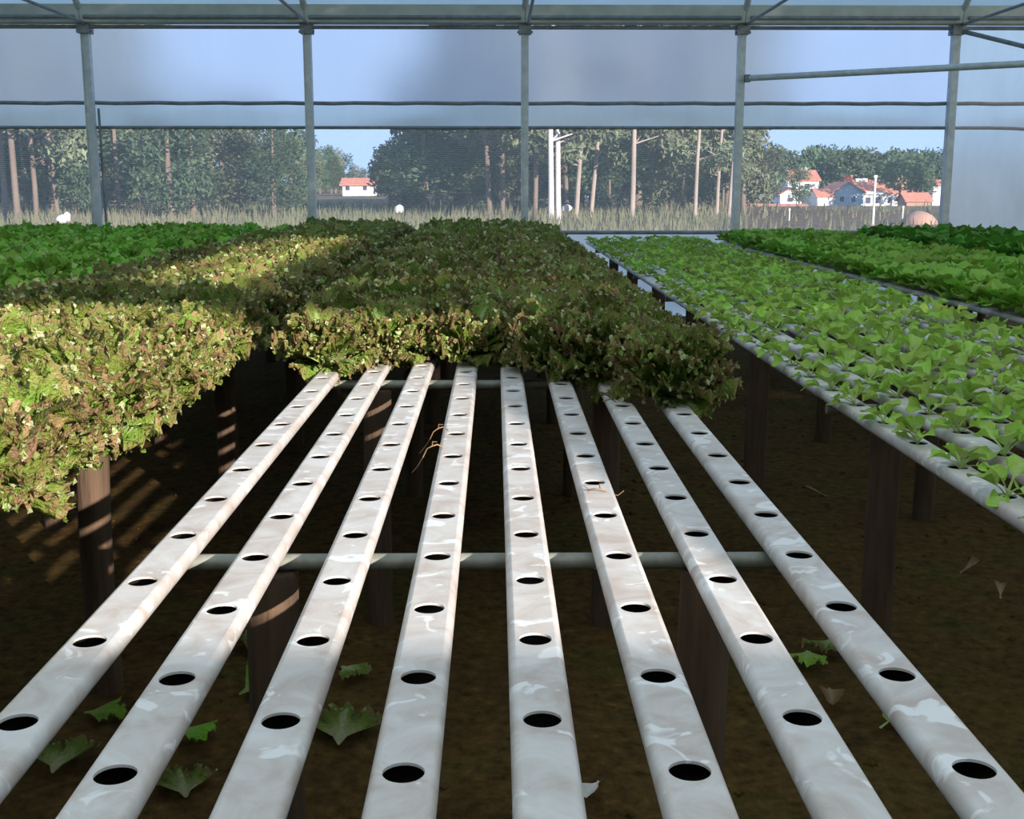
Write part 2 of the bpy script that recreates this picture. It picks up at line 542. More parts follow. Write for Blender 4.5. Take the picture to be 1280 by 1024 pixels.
def torn(x, y, z):
    """unseen gap added in the roof film: it lets the low sun reach the aisle side of the left bench"""
    h = z - 1.1
    gx, gy = x - h * KX, y - h * KY
    return abs(gx + 1.28) < 0.25 and 4.6 < gy < 8.9


for pts in SP:
    for x in PX:
        b = MB()
        b.tube([(x, y, z - 0.06) for y, z in pts], 0.036, 8)
        b.build('arch_tube', M['galv'], roof)
        b = MB()
        b.tube([(x + 0.03, pts[0][0] - .05, GUT + 0.02), (x + 0.03, pts[-1][0] + .05, GUT + 0.02)], 0.016, 6)
        b.build('tie_rod', M['galv_dark'], roof)
    fine = []
    for (ya, za), (yb, zb) in zip(pts[:-1], pts[1:]):
        m_ = 8 if ya < 0.5 else 1
        fine += [(ya + (yb - ya) * q / m_, za + (zb - za) * q / m_) for q in range(m_)]
    fine.append(pts[-1])
    for i in range(len(PX) - 1):
        b = MB()
        nn = 24
        x0, x1 = PX[i] + 0.002, PX[i + 1] - 0.002
        V = [(x0 + (x1 - x0) * q / nn, y, z) for y, z in fine for q in range(nn + 1)]
        F = []
        for k in range(len(fine) - 1):
            for q in range(nn):
                a = k * (nn + 1) + q
                cx = (V[a][0] + V[a + 1][0]) / 2
                if not torn(cx, (fine[k][0] + fine[k + 1][0]) / 2, (fine[k][1] + fine[k + 1][1]) / 2):  # film left out where the added gap passes sunlight
                    F.append((a, a + 1, a + nn + 2, a + nn + 1))
        b.add(V, F, True)
        b.build('roof_film', M['film_roof'], roof)

# side walls and the wall behind -----------------------------------------
for nm, x in (('wall_left', XL), ('wall_right', XR)):
    w = tag(empty(nm, (x, 0, 0)), 'grimy film end wall of the greenhouse', kind='structure')
    for pts in SP:
        b = MB()
        V = [(0, y, zz) for y, z in pts for zz in (0.0, z)]
        b.add(V, [(2 * k, 2 * k + 2, 2 * k + 3, 2 * k + 1) for k in range(len(pts) - 1)])
        b.build('film_panel', M['film_roof'], w)
    for y in (YB + .1, 0.5, 3.8, 7, 10.5):
        b = MB()
        b.box(-0.04, 0.04, y - 0.04, y + 0.04, 0, 3.2)
        b.build('post', M['galv'], w)
w = tag(empty('wall_back', (0, YB, 0)), 'unseen rendered wall added behind the viewpoint, its slanted opening shaped for the sunbeam', kind='structure')
SILL = TOPZ + 0.3 * (1.45 - YB)
OPEN = [(1.0, SILL), (2.82, SILL), (3.95, 3.06), (1.0, 3.06)]       # made-up opening, shaped so the sun lands on the channels
OUT = [(XL, -0.05), (XR, -0.05), (XR, GUT + 0.1), (XL, GUT + 0.1)]
from mathutils.geometry import tessellate_polygon
tri = tessellate_polygon([[Vector((x, z, 0)) for x, z in OUT], [Vector((x, z, 0)) for x, z in OPEN]])
b = MB()
for yy in (-0.08, 0.08):
    b.add([(x, yy, z) for x, z in OUT + OPEN], tri)
for ring in (OUT, OPEN):
    for q in range(4):
        (xa, za), (xb, zb) = ring[q], ring[(q + 1) % 4]
        b.add([(xa, -0.08, za), (xb, -0.08, zb), (xb, 0.08, zb), (xa, 0.08, za)], [(0, 1, 2, 3)])
b.build('wall_panel', M['block'], w)  # unseen wall, made solid to hold back light from behind

# loose tubes in the far right corner ------------------------------------
b = MB()
p0, p1 = Vector((2.80, 13.57, 2.622)), Vector((5.007, 11.70, 2.60))
b.tube([p0, p0 + (p1 - p0) * ((XR - 0.02 - p0.x) / (p1.x - p0.x))], 0.034, 10)
tube = b.build('corner_tube', M['galv'])
tag(tube, 'thick horizontal grey tube running from a wall post across the right bays', 'tube')
b = MB(); b.box(2.745, 2.80, 13.55, 13.63, 2.58, 2.66); b.build('clamp', M['galv_dark'], tube)
b = MB()
q0, q1 = Vector((5.13, 13.58, 3.115)), Vector((5.55, 13.0, 2.90))
b.tube([q0, q0 + (q1 - q0) * 11.0], 0.024, 8)
tag(b.build('diagonal_brace', M['galv_dark']), 'dark slanting tube falling to the right from the rightmost post head', 'brace')

# ------------------------------------------------------------------ growing channels
CW, CH, HOLE_R, STEP = 0.0374, 0.033, 0.0227, 0.25
FLAT = 0.0272
Y0C, Y1C = -1.5, 13.05


def channel_mesh(phase, name):
    """hollow round-shouldered channel with a real round planting hole every 25 cm"""
    b = MB()
    # shell without the flat top
    prof = [(FLAT, 0.0)]
    rr, hh = CW - FLAT, CH * 0.5
    for k in range(1, 6):
        t = k / 5 * pi / 2
        prof.append((FLAT + rr * sin(t), -hh + hh * cos(t)))
    for k in range(1, 5):
        t = k / 4 * pi / 2
        prof.append((CW - 0.016 * (1 - cos(t)), -hh - hh * sin(t)))
    prof = prof + [(-x, z) for x, z in reversed(prof)]
    V = [(x, y, z) for y in (Y0C, Y1C) for x, z in prof]
    k = len(prof)
    b.add(V, [(q, k + q, k + q + 1, q + 1) for q in range(k - 1)], True)
    b.add(V[:k], [tuple(range(k))])
    b.add(V[k:], [tuple(range(k - 1, -1, -1))])
    hy = []
    y = phase
    while y - STEP > Y0C + 0.06:
        y -= STEP
    while y < Y1C - 0.06:
        hy.append(y)
        y += STEP
    last = Y0C
    n = 24
    for y in hy:
        b.add([(-FLAT, last, 0), (FLAT, last, 0), (FLAT, y - FLAT, 0), (-FLAT, y - FLAT, 0)], [(0, 1, 2, 3)])
        V = []
        for q in range(n):
            t = 2 * pi * (q + 0.5) / n
            c, s_ = cos(t), sin(t)
            m_ = FLAT / max(abs(c), abs(s_))
            V.append((c * m_, y + s_ * m_, 0))
        # exact corners so that the square closes
        for q in range(n):
            if abs(abs(V[q][0]) - FLAT) < 1e-6 and abs(abs(V[q][1] - y) - FLAT) < 0.0075 and False:
                pass
        for q in range(n):
            t = 2 * pi * (q + 0.5) / n
            V.append((HOLE_R * cos(t), y + HOLE_R * sin(t), 0))
        for q in range(n):
            t = 2 * pi * (q + 0.5) / n
            V.append((HOLE_R * cos(t), y + HOLE_R * sin(t), -0.0035))
        F = []
        for q in range(n):
            r2 = (q + 1) % n
            F.append((q, r2, n + r2, n + q))
            F.append((n + q, n + r2, 2 * n + r2, 2 * n + q))
        # corner triangles
        for cx, cy, q in ((FLAT, FLAT, 2), (-FLAT, FLAT, 8), (-FLAT, -FLAT, 14), (FLAT, -FLAT, 20)):
            V.append((cx, y + cy, 0))
            F.append((q, len(V) - 1, (q + 1) % n))
        b.add(V, F)
        last = y + FLAT
    b.add([(-FLAT, last, 0), (FLAT, last, 0), (FLAT, Y1C, 0), (-FLAT, Y1C, 0)], [(0, 1, 2, 3)])
    nf = len(b.f)
    # dark lining added inside, its colour standing in for shade in the holes
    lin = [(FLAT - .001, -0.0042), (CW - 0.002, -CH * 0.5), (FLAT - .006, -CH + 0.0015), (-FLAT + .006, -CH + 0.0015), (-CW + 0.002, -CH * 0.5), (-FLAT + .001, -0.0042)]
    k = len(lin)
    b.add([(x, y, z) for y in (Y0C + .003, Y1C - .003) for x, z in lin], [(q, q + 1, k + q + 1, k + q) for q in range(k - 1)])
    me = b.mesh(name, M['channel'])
    me.materials.append(M['hole_shade'])
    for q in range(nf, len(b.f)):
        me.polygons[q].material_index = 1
    return me, hy


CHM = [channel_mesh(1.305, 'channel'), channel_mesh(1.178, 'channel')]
SPC = 0.1518
BENCH = {
    'C':  (-0.554, 'central bench'),
    'R1': (1.015, 'seedling bench right of centre'),
    'R2': (2.47, 'leafy bench behind the seedling bench'),
    'R3': (3.93, 'dark green bench at far right'),
    'L1': (-1.04 - 7 * SPC, 'frilly lettuce bench left of centre'),
    'L2': (-2.60 - 7 * SPC, 'nearer bright green bench on the left'),
    'L3': (-4.15 - 7 * SPC, 'farther bright green bench on the left'),
}


def row_x(bn, i):
    return BENCH[bn][0] + i * SPC


for bn, (x0, desc) in BENCH.items():
    for i in range(8):
        o = link('growing_channel', CHM[i % 2][0], None, (row_x(bn, i), 0, TOPZ))
        if bn == 'C':
            lab = '%s bare white perforated channel from the left on the central bench' % ORD[i]
        else:
            lab = 'white perforated channel, %s from the left on the %s' % (ORD[i], desc)
        tag(o, lab, 'channel', 'growing channels of the ' + desc)

# supports: crossbar on two log legs -------------------------------------
def log_mesh(seed, h):
    rr = random.Random(seed)
    b = MB()
    n = 14
    zs = [-0.05, 0.1, 0.3, 0.5, h - 0.006, h]
    V = []
    for j, z in enumerate(zs):
        for k in range(n):
            t = 2 * pi * k / n
            r_ = 0.047 * (1 + 0.05 * noise.noise((cos(t) * 2, sin(t) * 2, z * 2 + seed * 9))) * (0.93 if j == len(zs) - 1 else 1)
            V.append((r_ * cos(t) + 0.006 * sin(z * 5 + seed), r_ * sin(t), z))
    F = [(j * n + k, j * n + (k + 1) % n, (j + 1) * n + (k + 1) % n, (j + 1) * n + k) for j in range(len(zs) - 1) for k in range(n)]
    b.add(V, F, True)
    b.add(V[-n:], [tuple(range(n))])
    return b.mesh('leg', M['log'])


BARZ = TOPZ - CH - 0.0155
LOGM = [log_mesh(s, BARZ - 0.016) for s in range(4)]
b = MB()
b.tube([(-0.03, 0, 0), (7 * SPC + 0.03, 0, 0)], 0.0150, 12)
BARM = b.mesh('crossbar', M['bar'])
SUP = {
    'C': [0.2, 2.05, 3.96, 5.7, 7.5, 9.3, 11.1, 12.8],
    'R1': [1.75, 3.50, 5.25, 6.95, 8.60, 10.25, 11.9],
    'R2': [3.4, 5.2, 6.9, 8.6, 10.25, 11.9],
    'R3': [6.9, 8.6, 10.3, 11.9],
    'L1': [1.7, 3.42, 5.15, 6.9, 8.6, 10.3, 12.0],
    'L2': [5.2, 6.9, 8.6, 10.3, 12.0],
    'L3': [8.6, 10.3, 12.0],
}
for bn, lst in SUP.items():
    for j, y in enumerate(lst):
        t = empty('bench_support', (row_x(bn, 0), y, 0))
        tag(t, 'log legs and crossbar, %s from camera, under the %s' % (ORD[j], BENCH[bn][1]), 'support', 'bench supports')
        link('crossbar', BARM, t, (0, 0, BARZ))
        link('leg', LOGM[(j * 2) % 4], t, (0.155, 0, 0), j * 1.3)
        link('leg', LOGM[(j * 2 + 1) % 4], t, (7 * SPC - 0.135, 0, 0), j * 0.7)

# ------------------------------------------------------------------ plants
def leaf(rr, L, spread, a0, a1, ruf, waves, nu, nv, cup=0.35, lobes=0.06, stem=0.0, frill=0.0, oval=0.10, curls=0, csize=0.01, ctips=(0.0, 0.1, 0.25, 0.4, 0.55, 0.7, 0.9, 1.0)):
    """one leaf growing along +Y from the origin: a fan whose rim is ruffled, bent from elevation a0 to a1"""
    V = []; A = []; F = []
    p1, p2, p3 = rr.random() * 6.28, rr.random() * 6.28, rr.random() * 6.28
    # centre line
    cl = [(0.0, 0.0, a0)]
    n = nu
    tot = L + stem
    dist = [tot * (k / n) ** (0.72 if frill else 1.0) for k in range(n + 1)]
    y = z = 0.0
    for k in range(n):
        ds = dist[k + 1] - dist[k]
        s = (dist[k] + ds / 2) / tot
        a = a0 + (a1 - a0) * s ** 1.4
        y += ds * cos(a); z += ds * sin(a)
        s2 = dist[k + 1] / tot
        cl.append((y, z, a0 + (a1 - a0) * s2 ** 1.4))
    for k in range(n + 1):
        cy, cz, a = cl[k]
        d = dist[k]
        if d <= stem:
            w = 0.0025 + 0.002 * (1 - d / max(stem, 1e-6)); s = 0.0
        else:
            s = (d - stem) / L
            w = None
        for j in range(nv + 1):
            t = 2 * j / nv - 1
            if w is not None:
                x = w * t; back = 0; h = 0.003 * t * t; tip = 0.02
            else:
                R_ = 1 + lobes * sin(5.5 * t + p1) + lobes * 0.6 * sin(11 * t + p2)
                ang = spread * t
                r_ = s * L * R_ * ((1 - oval * t * t) if oval < 0.3 else cos(ang) ** (oval * 1.6))
                x = (0.010 if stem == 0 else 0.003) * t * (1 - s) + r_ * sin(ang) * (1 if s < 0.8 else 1)
                back = r_ * cos(ang) - s * L
                e = s ** 2.2
                rim = max(e, (abs(t) ** 3) * s ** 0.8)
                h = ruf * rim * (sin(waves * t * 1.0 + p1 + 1.5 * s) + 0.6 * sin(waves * 1.9 * t + p2)) + cup * r_ * t * t * 0.6
                if frill:
                    g_ = frill * (s ** 3 if s < .95 else 1.15)
                    h += g_ * (sin(waves * 3.1 * t + p3 + 4 * s) + 0.9 * noise.noise((t * waves * 1.6 + p1, s * 5, p2)))
                    back += g_ * 0.4 * cos(waves * 2.9 * t + p2) + g_ * 0.6 * noise.noise((t * waves * 2 + p3, s * 4, p1))
                    x += g_ * 0.7 * noise.noise((t * waves * 2 + p2, s * 4, p3))
                tip = min(1, max(0, (s ** 1.5) * 0.95 + 0.15 * (abs(t) - .4) * s)) * (1 if abs(t) > 0.07 or s > .85 else 0.35)
            # frame: tangent (cos a, sin a), normal (-sin a, cos a)
            V.append((x, cy + back * cos(a) - h * sin(a), cz + back * sin(a) + h * cos(a)))
            A.append(tip)
    for k in range(n):
        for j in range(nv):
            q = k * (nv + 1) + j
            F.append((q, q + 1, q + nv + 2, q + nv + 1))
    # curled crumbs of leaf margin
    for c in range(curls):
        k = n - (0 if rr.random() < 0.55 else 1 if rr.random() < .7 else 2)
        j = rr.randrange(nv + 1)
        p = Vector(V[k * (nv + 1) + j])
        sz = csize * rr.uniform(.6, 1.35)
        u = Vector((rr.gauss(0, 1), rr.gauss(0, 1), rr.gauss(0, 1))).normalized()
        w_ = u.orthogonal().normalized()
        m_ = u.cross(w_)
        p = p + m_ * rr.uniform(-1, 1) * csize * .6
        b0 = len(V)
        V += [tuple(p - u * sz), tuple(p - w_ * sz * .8 + m_ * sz * .35), tuple(p + u * sz), tuple(p + w_ * sz * .8 + m_ * sz * .35)]
        tv = rr.choice(ctips)
        A += [tv, min(1, tv + .15), tv, min(1, tv + .1)]
        F += [(b0, b0 + 1, b0 + 2), (b0, b0 + 2, b0 + 3)]
    return V, F, A


def rotz(V, az, off=(0, 0, 0)):
    c, s = cos(az), sin(az)
    return [(x * c - y * s + off[0], x * s + y * c + off[1], z + off[2]) for x, y, z in V]


def plant_leaves(kind, seed, lod):
    """list of (verts, faces, tip) for the leaves of one plant"""
    rr = random.Random(seed)
    out = []
    if kind == 'red':
        n = {0: 18, 2: 15, 1: 12}[lod]
        nu, nv = {0: (7, 44), 2: (6, 26), 1: (4, 14)}[lod]
        for k in range(n):
            u = k / (n - 1)
            L = (0.19 + 0.05 * u) * rr.uniform(0.88, 1.1)
            a0 = radians(18 + 64 * u + rr.uniform(-6, 6))
            a1 = radians(-42 + 95 * u ** .8 + rr.uniform(-12, 12))
            lf = leaf(rr, L, radians(50), a0, a1, 0.014, {0: 11, 2: 8, 1: 6}[lod], nu, nv, 0.22, 0.06, 0.0, {0: 0.013, 2: 0.016, 1: .018}[lod],
                      0.10, {0: 96, 2: 44, 1: 14}[lod], {0: 0.0085, 2: 0.012, 1: 0.018}[lod])
            out.append((rotz(lf[0], k * 2.4 + rr.uniform(-.3, .3), (0, 0, -0.005)), lf[1], lf[2]))
    elif kind == 'seed':
        n = rr.choice([6, 7, 8])
        nu, nv = (8, 14) if lod == 0 else (4, 8)
        for k in range(n):
            u = k / (n - 1)
            L = rr.uniform(0.056, 0.085) * (0.75 if k == 0 else 1)
            st = rr.uniform(0.03, 0.062)
            a0 = radians(30 + 48 * u + rr.uniform(-8, 8))
            a1 = radians(-30 + 45 * u + rr.uniform(-20, 15))
            lf = leaf(rr, L, radians(76), a0, a1, 0.007, 6, nu, nv, 0.2, 0.10, st, 0, 0.5)
            out.append((rotz(lf[0], k * 2.4 + rr.uniform(-.4, .4), (0, 0, -0.008)), lf[1], lf[2]))
    elif kind in ('green', 'mid', 'dark'):
        n = {'green': 12, 'mid': 15, 'dark': 14}[kind] if lod != 1 else 11
        sz = {'green': 1.0, 'mid': 0.86, 'dark': 1.12}[kind]
        nu, nv = (5, 14) if lod != 1 else (3, 8)
        for k in range(n):
            u = k / (n - 1)
            L = rr.uniform(0.10, 0.14) * sz
            a0 = radians(30 + 50 * u + rr.uniform(-6, 6))
            a1 = radians(-15 + 50 * u + rr.uniform(-15, 15))
            lf = leaf(rr, L, radians(74), a0, a1, 0.010, 7, nu, nv, 0.25, 0.09, (0.025 if kind == 'green' else 0.045), 0.006 if kind == 'green' else 0, 0.4,
                      0 if kind != 'green' else 12 if lod != 1 else 5, 0.016, (0.0, 0.2, 0.6, 1.0))
            out.append((rotz(lf[0], k * 2.4 + rr.uniform(-.4, .4), (0, 0, -0.006)), lf[1], lf[2]))
    return out


KM = {'red': 'red_leaf', 'seed': 'pale_leaf', 'green': 'green_leaf', 'mid': 'mid_leaf', 'dark': 'dark_leaf'}
VAR = {}
for kind in KM:
    VAR[kind] = []
    for s in range(5):
        lv = plant_leaves(kind, s * 31 + len(kind), 0)
        b = MB()
        parts = []
        for V, F, A in (plant_leaves(kind, s * 31 + 3, 2) if kind == 'red' else lv):
            b.add(V, F, True, A)
        for V, F, A in lv:
            q = MB(); q.add(V, F, True, A)
            parts.append(q)
        low = plant_leaves(kind, s * 17 + 5, 1)
        VAR[kind].append({'whole': b.mesh(kind + '_plant', M[KM[kind]]), 'parts': parts, 'leafmesh': None, 'low': low, 'medium': plant_leaves(kind, s * 31 + 3, 2) if kind == 'red' else lv})


def in_view(x, y, z, mx=0.25):
    """inside the photographed view, with a margin of mx metres"""
    cy, sy = cos(YAW), sin(YAW)
    vx, vy, vz = x, y, z - EYE
    r_ = vx * cy - vy * sy
    f0 = vx * sy + vy * cy
    dep = f0 * cos(PITCH) - vz * sin(PITCH)
    up = f0 * sin(PITCH) + vz * cos(PITCH)
    if dep < 0.3:
        return False
    return abs(r_) < dep * 640 / 1500 + mx and abs(up) < dep * 512 / 1500 + mx


EDGE = 0.14


def build_plants(kind, spots, name, cat, max_ind, n_parts, stuff_label, label_fn, scale=(0.92, 1.1), lean=0.08, size_fn=lambda s: 1.0):
    """spots: (x, y, bench, row, index along the row).  The largest in the picture become things of their own."""
    rr = random.Random(len(spots))
    spots = sorted(spots, key=lambda s: hypot(s[0], s[1]))
    inside = [s for s in spots if in_view(s[0], s[1], TOPZ + 0.1, EDGE)]
    margin = [s for s in spots if not in_view(s[0], s[1], TOPZ + 0.1, EDGE) and in_view(s[0], s[1], TOPZ + 0.1, 0.8)]
    rest = inside[max_ind:] + margin
    for i, s in enumerate(inside[:max_ind]):
        v = VAR[kind][rr.randrange(5)]
        sc = rr.uniform(*scale) * size_fn(s)
        rz = rr.uniform(0, 6.28)
        rot = (rr.uniform(-lean, lean), rr.uniform(-lean, lean), rz)
        if i < n_parts:
            o = empty(name, (s[0], s[1], TOPZ), 0, sc)
            if v['leafmesh'] is None:
                v['leafmesh'] = [q.mesh('leaf', M[KM[kind]]) for q in v['parts']]
            for me in v['leafmesh']:
                link('leaf', me, o)
        else:
            o = link(name, v['whole'], None, (s[0], s[1], TOPZ), 0, sc)
        o.rotation_euler = rot
        lab, grp = label_fn(s)
        tag(o, lab, cat, grp)
    if rest:
        b = MB()
        for s in rest:
            low = VAR[kind][rr.randrange(5)]['low' if s[1] > 6 else 'medium']
            az = rr.uniform(0, 6.28); sc = rr.uniform(*scale) * size_fn(s)
            for V, F, A in low:
                b.add([(x * sc + s[0], y * sc + s[1], z * sc + TOPZ) for x, y, z in rotz(V, az)], F, True, A)
        o = b.build(name + '_mass', M[KM[kind]])
        tag(o, stuff_label, cat, kind='stuff')
    print('PLANTS', kind, len(inside), 'in view;', len(rest), 'as stuff')


# frilly lettuce: the back of the central bench and most of the bench on the left
FIRST = [4.05, 4.18, 4.30, 4.18, 4.30, 3.93, 3.80, 3.43]
spots = []
for i in range(8):
    k = 0
    for y in CHM[i % 2][1]:
        if y > FIRST[i] - 0.06:
            spots.append((row_x('C', i) + R.uniform(-.012, .012), y, 'C', i, k)); k += 1
for i in range(2, 8):
    k = 0
    for y in CHM[i % 2][1]:
        if y > 1.2:
            xx = row_x('L1', i) + R.uniform(-.012, .012)
            spots.append((xx, y, 'L1', i, k))
            if in_view(xx, y, TOPZ + 0.1, EDGE):
                k += 1


def red_label(s):
    x, y, bn, i, k = s
    if bn == 'C' and k == 0:
        return 'frontmost frilly lettuce on the %s channel from the left of the central bench' % ORD[i], 'frilly lettuces of the central bench'
    if bn == 'C' and k < 4:
        return '%s frilly lettuce from the front on the %s channel of the central bench' % (ORD[k].capitalize().lower(), ORD[i]), 'frilly lettuces of the central bench'
    if bn == 'C':
        return 'dark frilly lettuce far back on the %s channel of the central bench' % ORD[i], 'frilly lettuces of the central bench, channel %d' % (i + 1)
    if k < 5:
        return '%s visible frilly lettuce, %s row from the aisle, bench left of centre' % (ORD[k], ORD[7 - i]), 'frilly lettuces of the left bench'
    return 'frilly lettuce farther back, %s row from the aisle on bench left of centre' % ORD[7 - i], 'frilly lettuces of the left bench, row %d' % (8 - i)


build_plants('red', spots, 'frilly_lettuce', 'lettuce', 300, 60, 'dense mass of dark frilly lettuces at the far ends of the two frilly benches', red_label, (0.93, 1.1), 0.08,
             lambda s: ((0.80 if s[3] == 7 else 0.92 if s[3] == 6 else 1.0) if s[4] > 0 else 0.95) if s[2] == 'C' else 1.0)

# seedlings on the bench to the right
spots = []
for i in range(8):
    k = 0
    for y in CHM[i % 2][1]:
        if y > 2.0:
            if R.random() < (0.06 if y > 3 else 0.1):
                continue
            xx, yy = row_x('R1', i) + R.uniform(-.008, .008), y + R.uniform(-.008, .008)
            spots.append((xx, yy, 'R1', i, k))
            if in_view(xx, yy, TOPZ + 0.1, EDGE):
                k += 1


def seed_label(s):
    x, y, bn, i, k = s
    if k < 6:
        return 'young pale seedling, %s from the near end in channel %s of seedling bench' % (ORD[k], ORD[i]), 'seedlings on the right bench'
    return 'small pale seedling farther back in the %s channel of the seedling bench' % ORD[i], 'seedlings on the right bench, channel %d' % (i + 1)


build_plants('seed', spots, 'lettuce_seedling', 'seedling', 300, 90, 'rest of the pale seedlings at the far end of the seedling bench', seed_label, (0.8, 1.08), 0.2,
             lambda s: (0.8 if s[3] == 0 else 0.85 if s[3] == 1 else 1.0) * (1.0 if s[1] < 9 else 0.9))

spots = []
for i in range(8):
    k = 0
    for y in CHM[i % 2][1]:
        if y > 4.2:
            spots.append((row_x('R2', i), y, 'R2', i, k))
            if in_view(row_x('R2', i), y, TOPZ + 0.1, EDGE):
                k += 1
build_plants('mid', spots, 'leafy_lettuce', 'lettuce', 300, 30, 'rest of the leafy green plants at the bench behind the seedlings',
             lambda s: (('%s leafy lettuce from the near end, channel %s of bench behind the seedlings' % (ORD[s[4]], ORD[s[3]]), 'leafy lettuces') if s[4] < 4 else
                        ('leafy green lettuce farther back in channel %s behind the seedling bench' % ORD[s[3]], 'leafy lettuces, channel %d' % (s[3] + 1))), (0.95, 1.2), 0.1)
spots = []
for i in range(8):
    k = 0
    for y in CHM[i % 2][1]:
        if y > 7.5:
            spots.append((row_x('R3', i), y, 'R3', i, k))
            if in_view(row_x('R3', i), y, TOPZ + 0.1, EDGE):
                k += 1
build_plants('dark', spots, 'dark_leafy_plant', 'plant', 300, 0, 'rest of the tall dark green plants at far right',
             lambda s: ('tall dark green leafy plant in row %s of the far right bench' % ORD[s[3]], 'dark plants, row %d' % (s[3] + 1)), (0.95, 1.25), 0.1)
spots = []
for bn, rows, ymin in (('L1', range(0, 2), 3.6), ('L2', range(8), 5.2), ('L3', range(8), 8.2)):
    for i in rows:
        for y in CHM[i % 2][1]:
            if y > ymin:
                spots.append((row_x(bn, i), y, bn, i, 0))
build_plants('green', spots, 'green_lettuce', 'lettuce', 300, 0, 'rest of the bright green lettuces at the far left of the greenhouse',
             lambda s: ({'L1': 'light green lettuce in %s row beside the frilly lettuces on the left', 'L2': 'bright green lettuce in %s row of the nearer green bench, left',
                         'L3': 'bright green lettuce in %s row of the farther green bench, left'}[s[2]] % ORD[7 - s[3]], 'green lettuces, %s, row %d' % (BENCH[s[2]][1], 8 - s[3])), (1.3, 1.55), 0.1)

# ------------------------------------------------------------------ litter on the soil
def litter(name, x, y, size, m, label, cat, seed, kind='lettuce'):
    rr = random.Random(seed)
    b = MB()
    if kind == 'lettuce':
        V, F, A = leaf(rr, size, radians(50), radians(10), radians(-4), size * 0.07, 8, 7, 32, 0.03, 0.10, size * 0.15, size * 0.05, 0.10, 30, size * 0.05, (0.1, .3, .5))
    elif kind == 'torn':
        V, F, A = leaf(rr, size, radians(62), radians(8), radians(0), size * 0.06, 7, 6, 18, 0.03, 0.34, size * 0.5, 0)
    else:
        V, F, A = leaf(rr, size, radians(16), radians(16), radians(4), size * 0.04, 3, 5, 6, 0.4, 0.05, size * 0.3, 0)
    b.add(V, F, True, A)
    o = b.build(name, m, None, (x, y, soil_h(x, y) + 0.012 + (0.02 if kind != 'dry' else 0)), rr.uniform(0, 6.28))
    return tag(o, label, cat, 'leaves dropped on the soil')


litter('fallen_leaf', -0.75, 3.30, 0.15, M['green_leaf'], 'pale ruffled lettuce leaf lying on soil beside the left log leg', 'leaf', 1)
litter('fallen_leaf', -0.87, 3.08, 0.09, M['green_leaf'], 'small lettuce leaf on the soil between second and third channels', 'leaf', 2)
litter('fallen_leaf', -0.83, 3.80, 0.17, M['red_leaf'], 'dull lettuce leaf on the soil behind the left log leg', 'leaf', 3)
litter('fallen_leaf', -0.42, 2.98, 0.17, M['red_leaf'], 'broad green leaf on soil between third and fourth channels near the bottom edge', 'leaf', 4)
litter('fallen_leaf', -0.48, 3.50, 0.09, M['red_leaf'], 'little leaf on soil beside the third channel', 'leaf', 5)
litter('fallen_leaf', -1.12, 2.82, 0.14, M['red_leaf'], 'green leaf on soil left of the second channel, bottom left corner', 'leaf', 6)
litter('fallen_leaf', -0.76, 2.72, 0.12, M['red_leaf'], 'dark green leaf on soil just above the bottom edge, left of third channel', 'leaf', 7)
litter('fallen_leaf', -1.17, 3.2, 0.10, M['green_leaf'], 'leaf on soil between the first and second channels', 'leaf', 8)
litter('fallen_leaf', 1.05, 3.05, 0.085, M['pale_leaf'], 'torn yellow green leaf with a stalk between seventh and eighth channels', 'leaf', 9, 'torn')
litter('fallen_leaf', 1.00, 3.62, 0.11, M['pale_leaf'], 'yellow green leaf on soil behind the eighth channel', 'leaf', 10)
litter('fallen_leaf', 1.10, 3.72, 0.10, M['red_leaf'], 'dark lettuce leaf on soil just left of the eighth channel', 'leaf', 12)
litter('dry_leaf', 1.00, 3.38, 0.15, M['dry_leaf'], 'brown withered leaf lying between the seventh and eighth channels', 'leaf', 11, 'dry')
litter('dry_leaf', 1.80, 4.43, 0.10, M['dry_leaf'], 'tan withered leaf on the soil of the right aisle', 'leaf', 13, 'dry')
litter('dry_leaf', 1.84, 4.15, 0.09, M['dry_leaf'], 'brown curled leaf at the right edge of the right aisle', 'leaf', 14, 'dry')
litter('dry_leaf', 1.60, 5.6, 0.10, M['dry_leaf'], 'pale dry leaf on soil below the seedling bench', 'leaf', 15, 'dry')
litter('paper_scrap', 0.26, 2.80, 0.10, M['paper'], 'white curled scrap on a stalk between the fifth and sixth channels', 'scrap', 16, 'dry')
litter('paper_scrap', 0.95, 3.62, 0.11, M['paper'], 'white torn scrap on soil beside the seventh channel', 'scrap', 17, 'dry')
rl = random.Random(99)
b = MB()
for k in range(900):
    x, y = rl.uniform(-2.2, 3.2), rl.uniform(1.6, 8.5)
    z = soil_h(x, y)
    r_ = rl.uniform(0.006, 0.02)
    V = [(x + r_ * rl.uniform(.6, 1.2) * cx, y + r_ * rl.uniform(.6, 1.2) * cy, z + r_ * cz) for cx, cy, cz in ((1, 0, 0), (0, 1, 0), (-1, 0, 0), (0, -1, 0), (0, 0, .9), (0, 0, -.6))]
    b.add(V, [(0, 1, 4), (1, 2, 4), (2, 3, 4), (3, 0, 4), (1, 0, 5), (2, 1, 5), (3, 2, 5), (0, 3, 5)], True)
tag(b.build('soil_clods', M['soil']), 'small loose clods scattered over the dark soil', 'soil', kind='stuff')

# ------------------------------------------------------------------ outside: grass, trees, houses
def wx(px, d):
    """sideways position of a thing seen at picture column px standing d metres ahead"""
    return (px - 619) / 1500.0 * d * 1.0


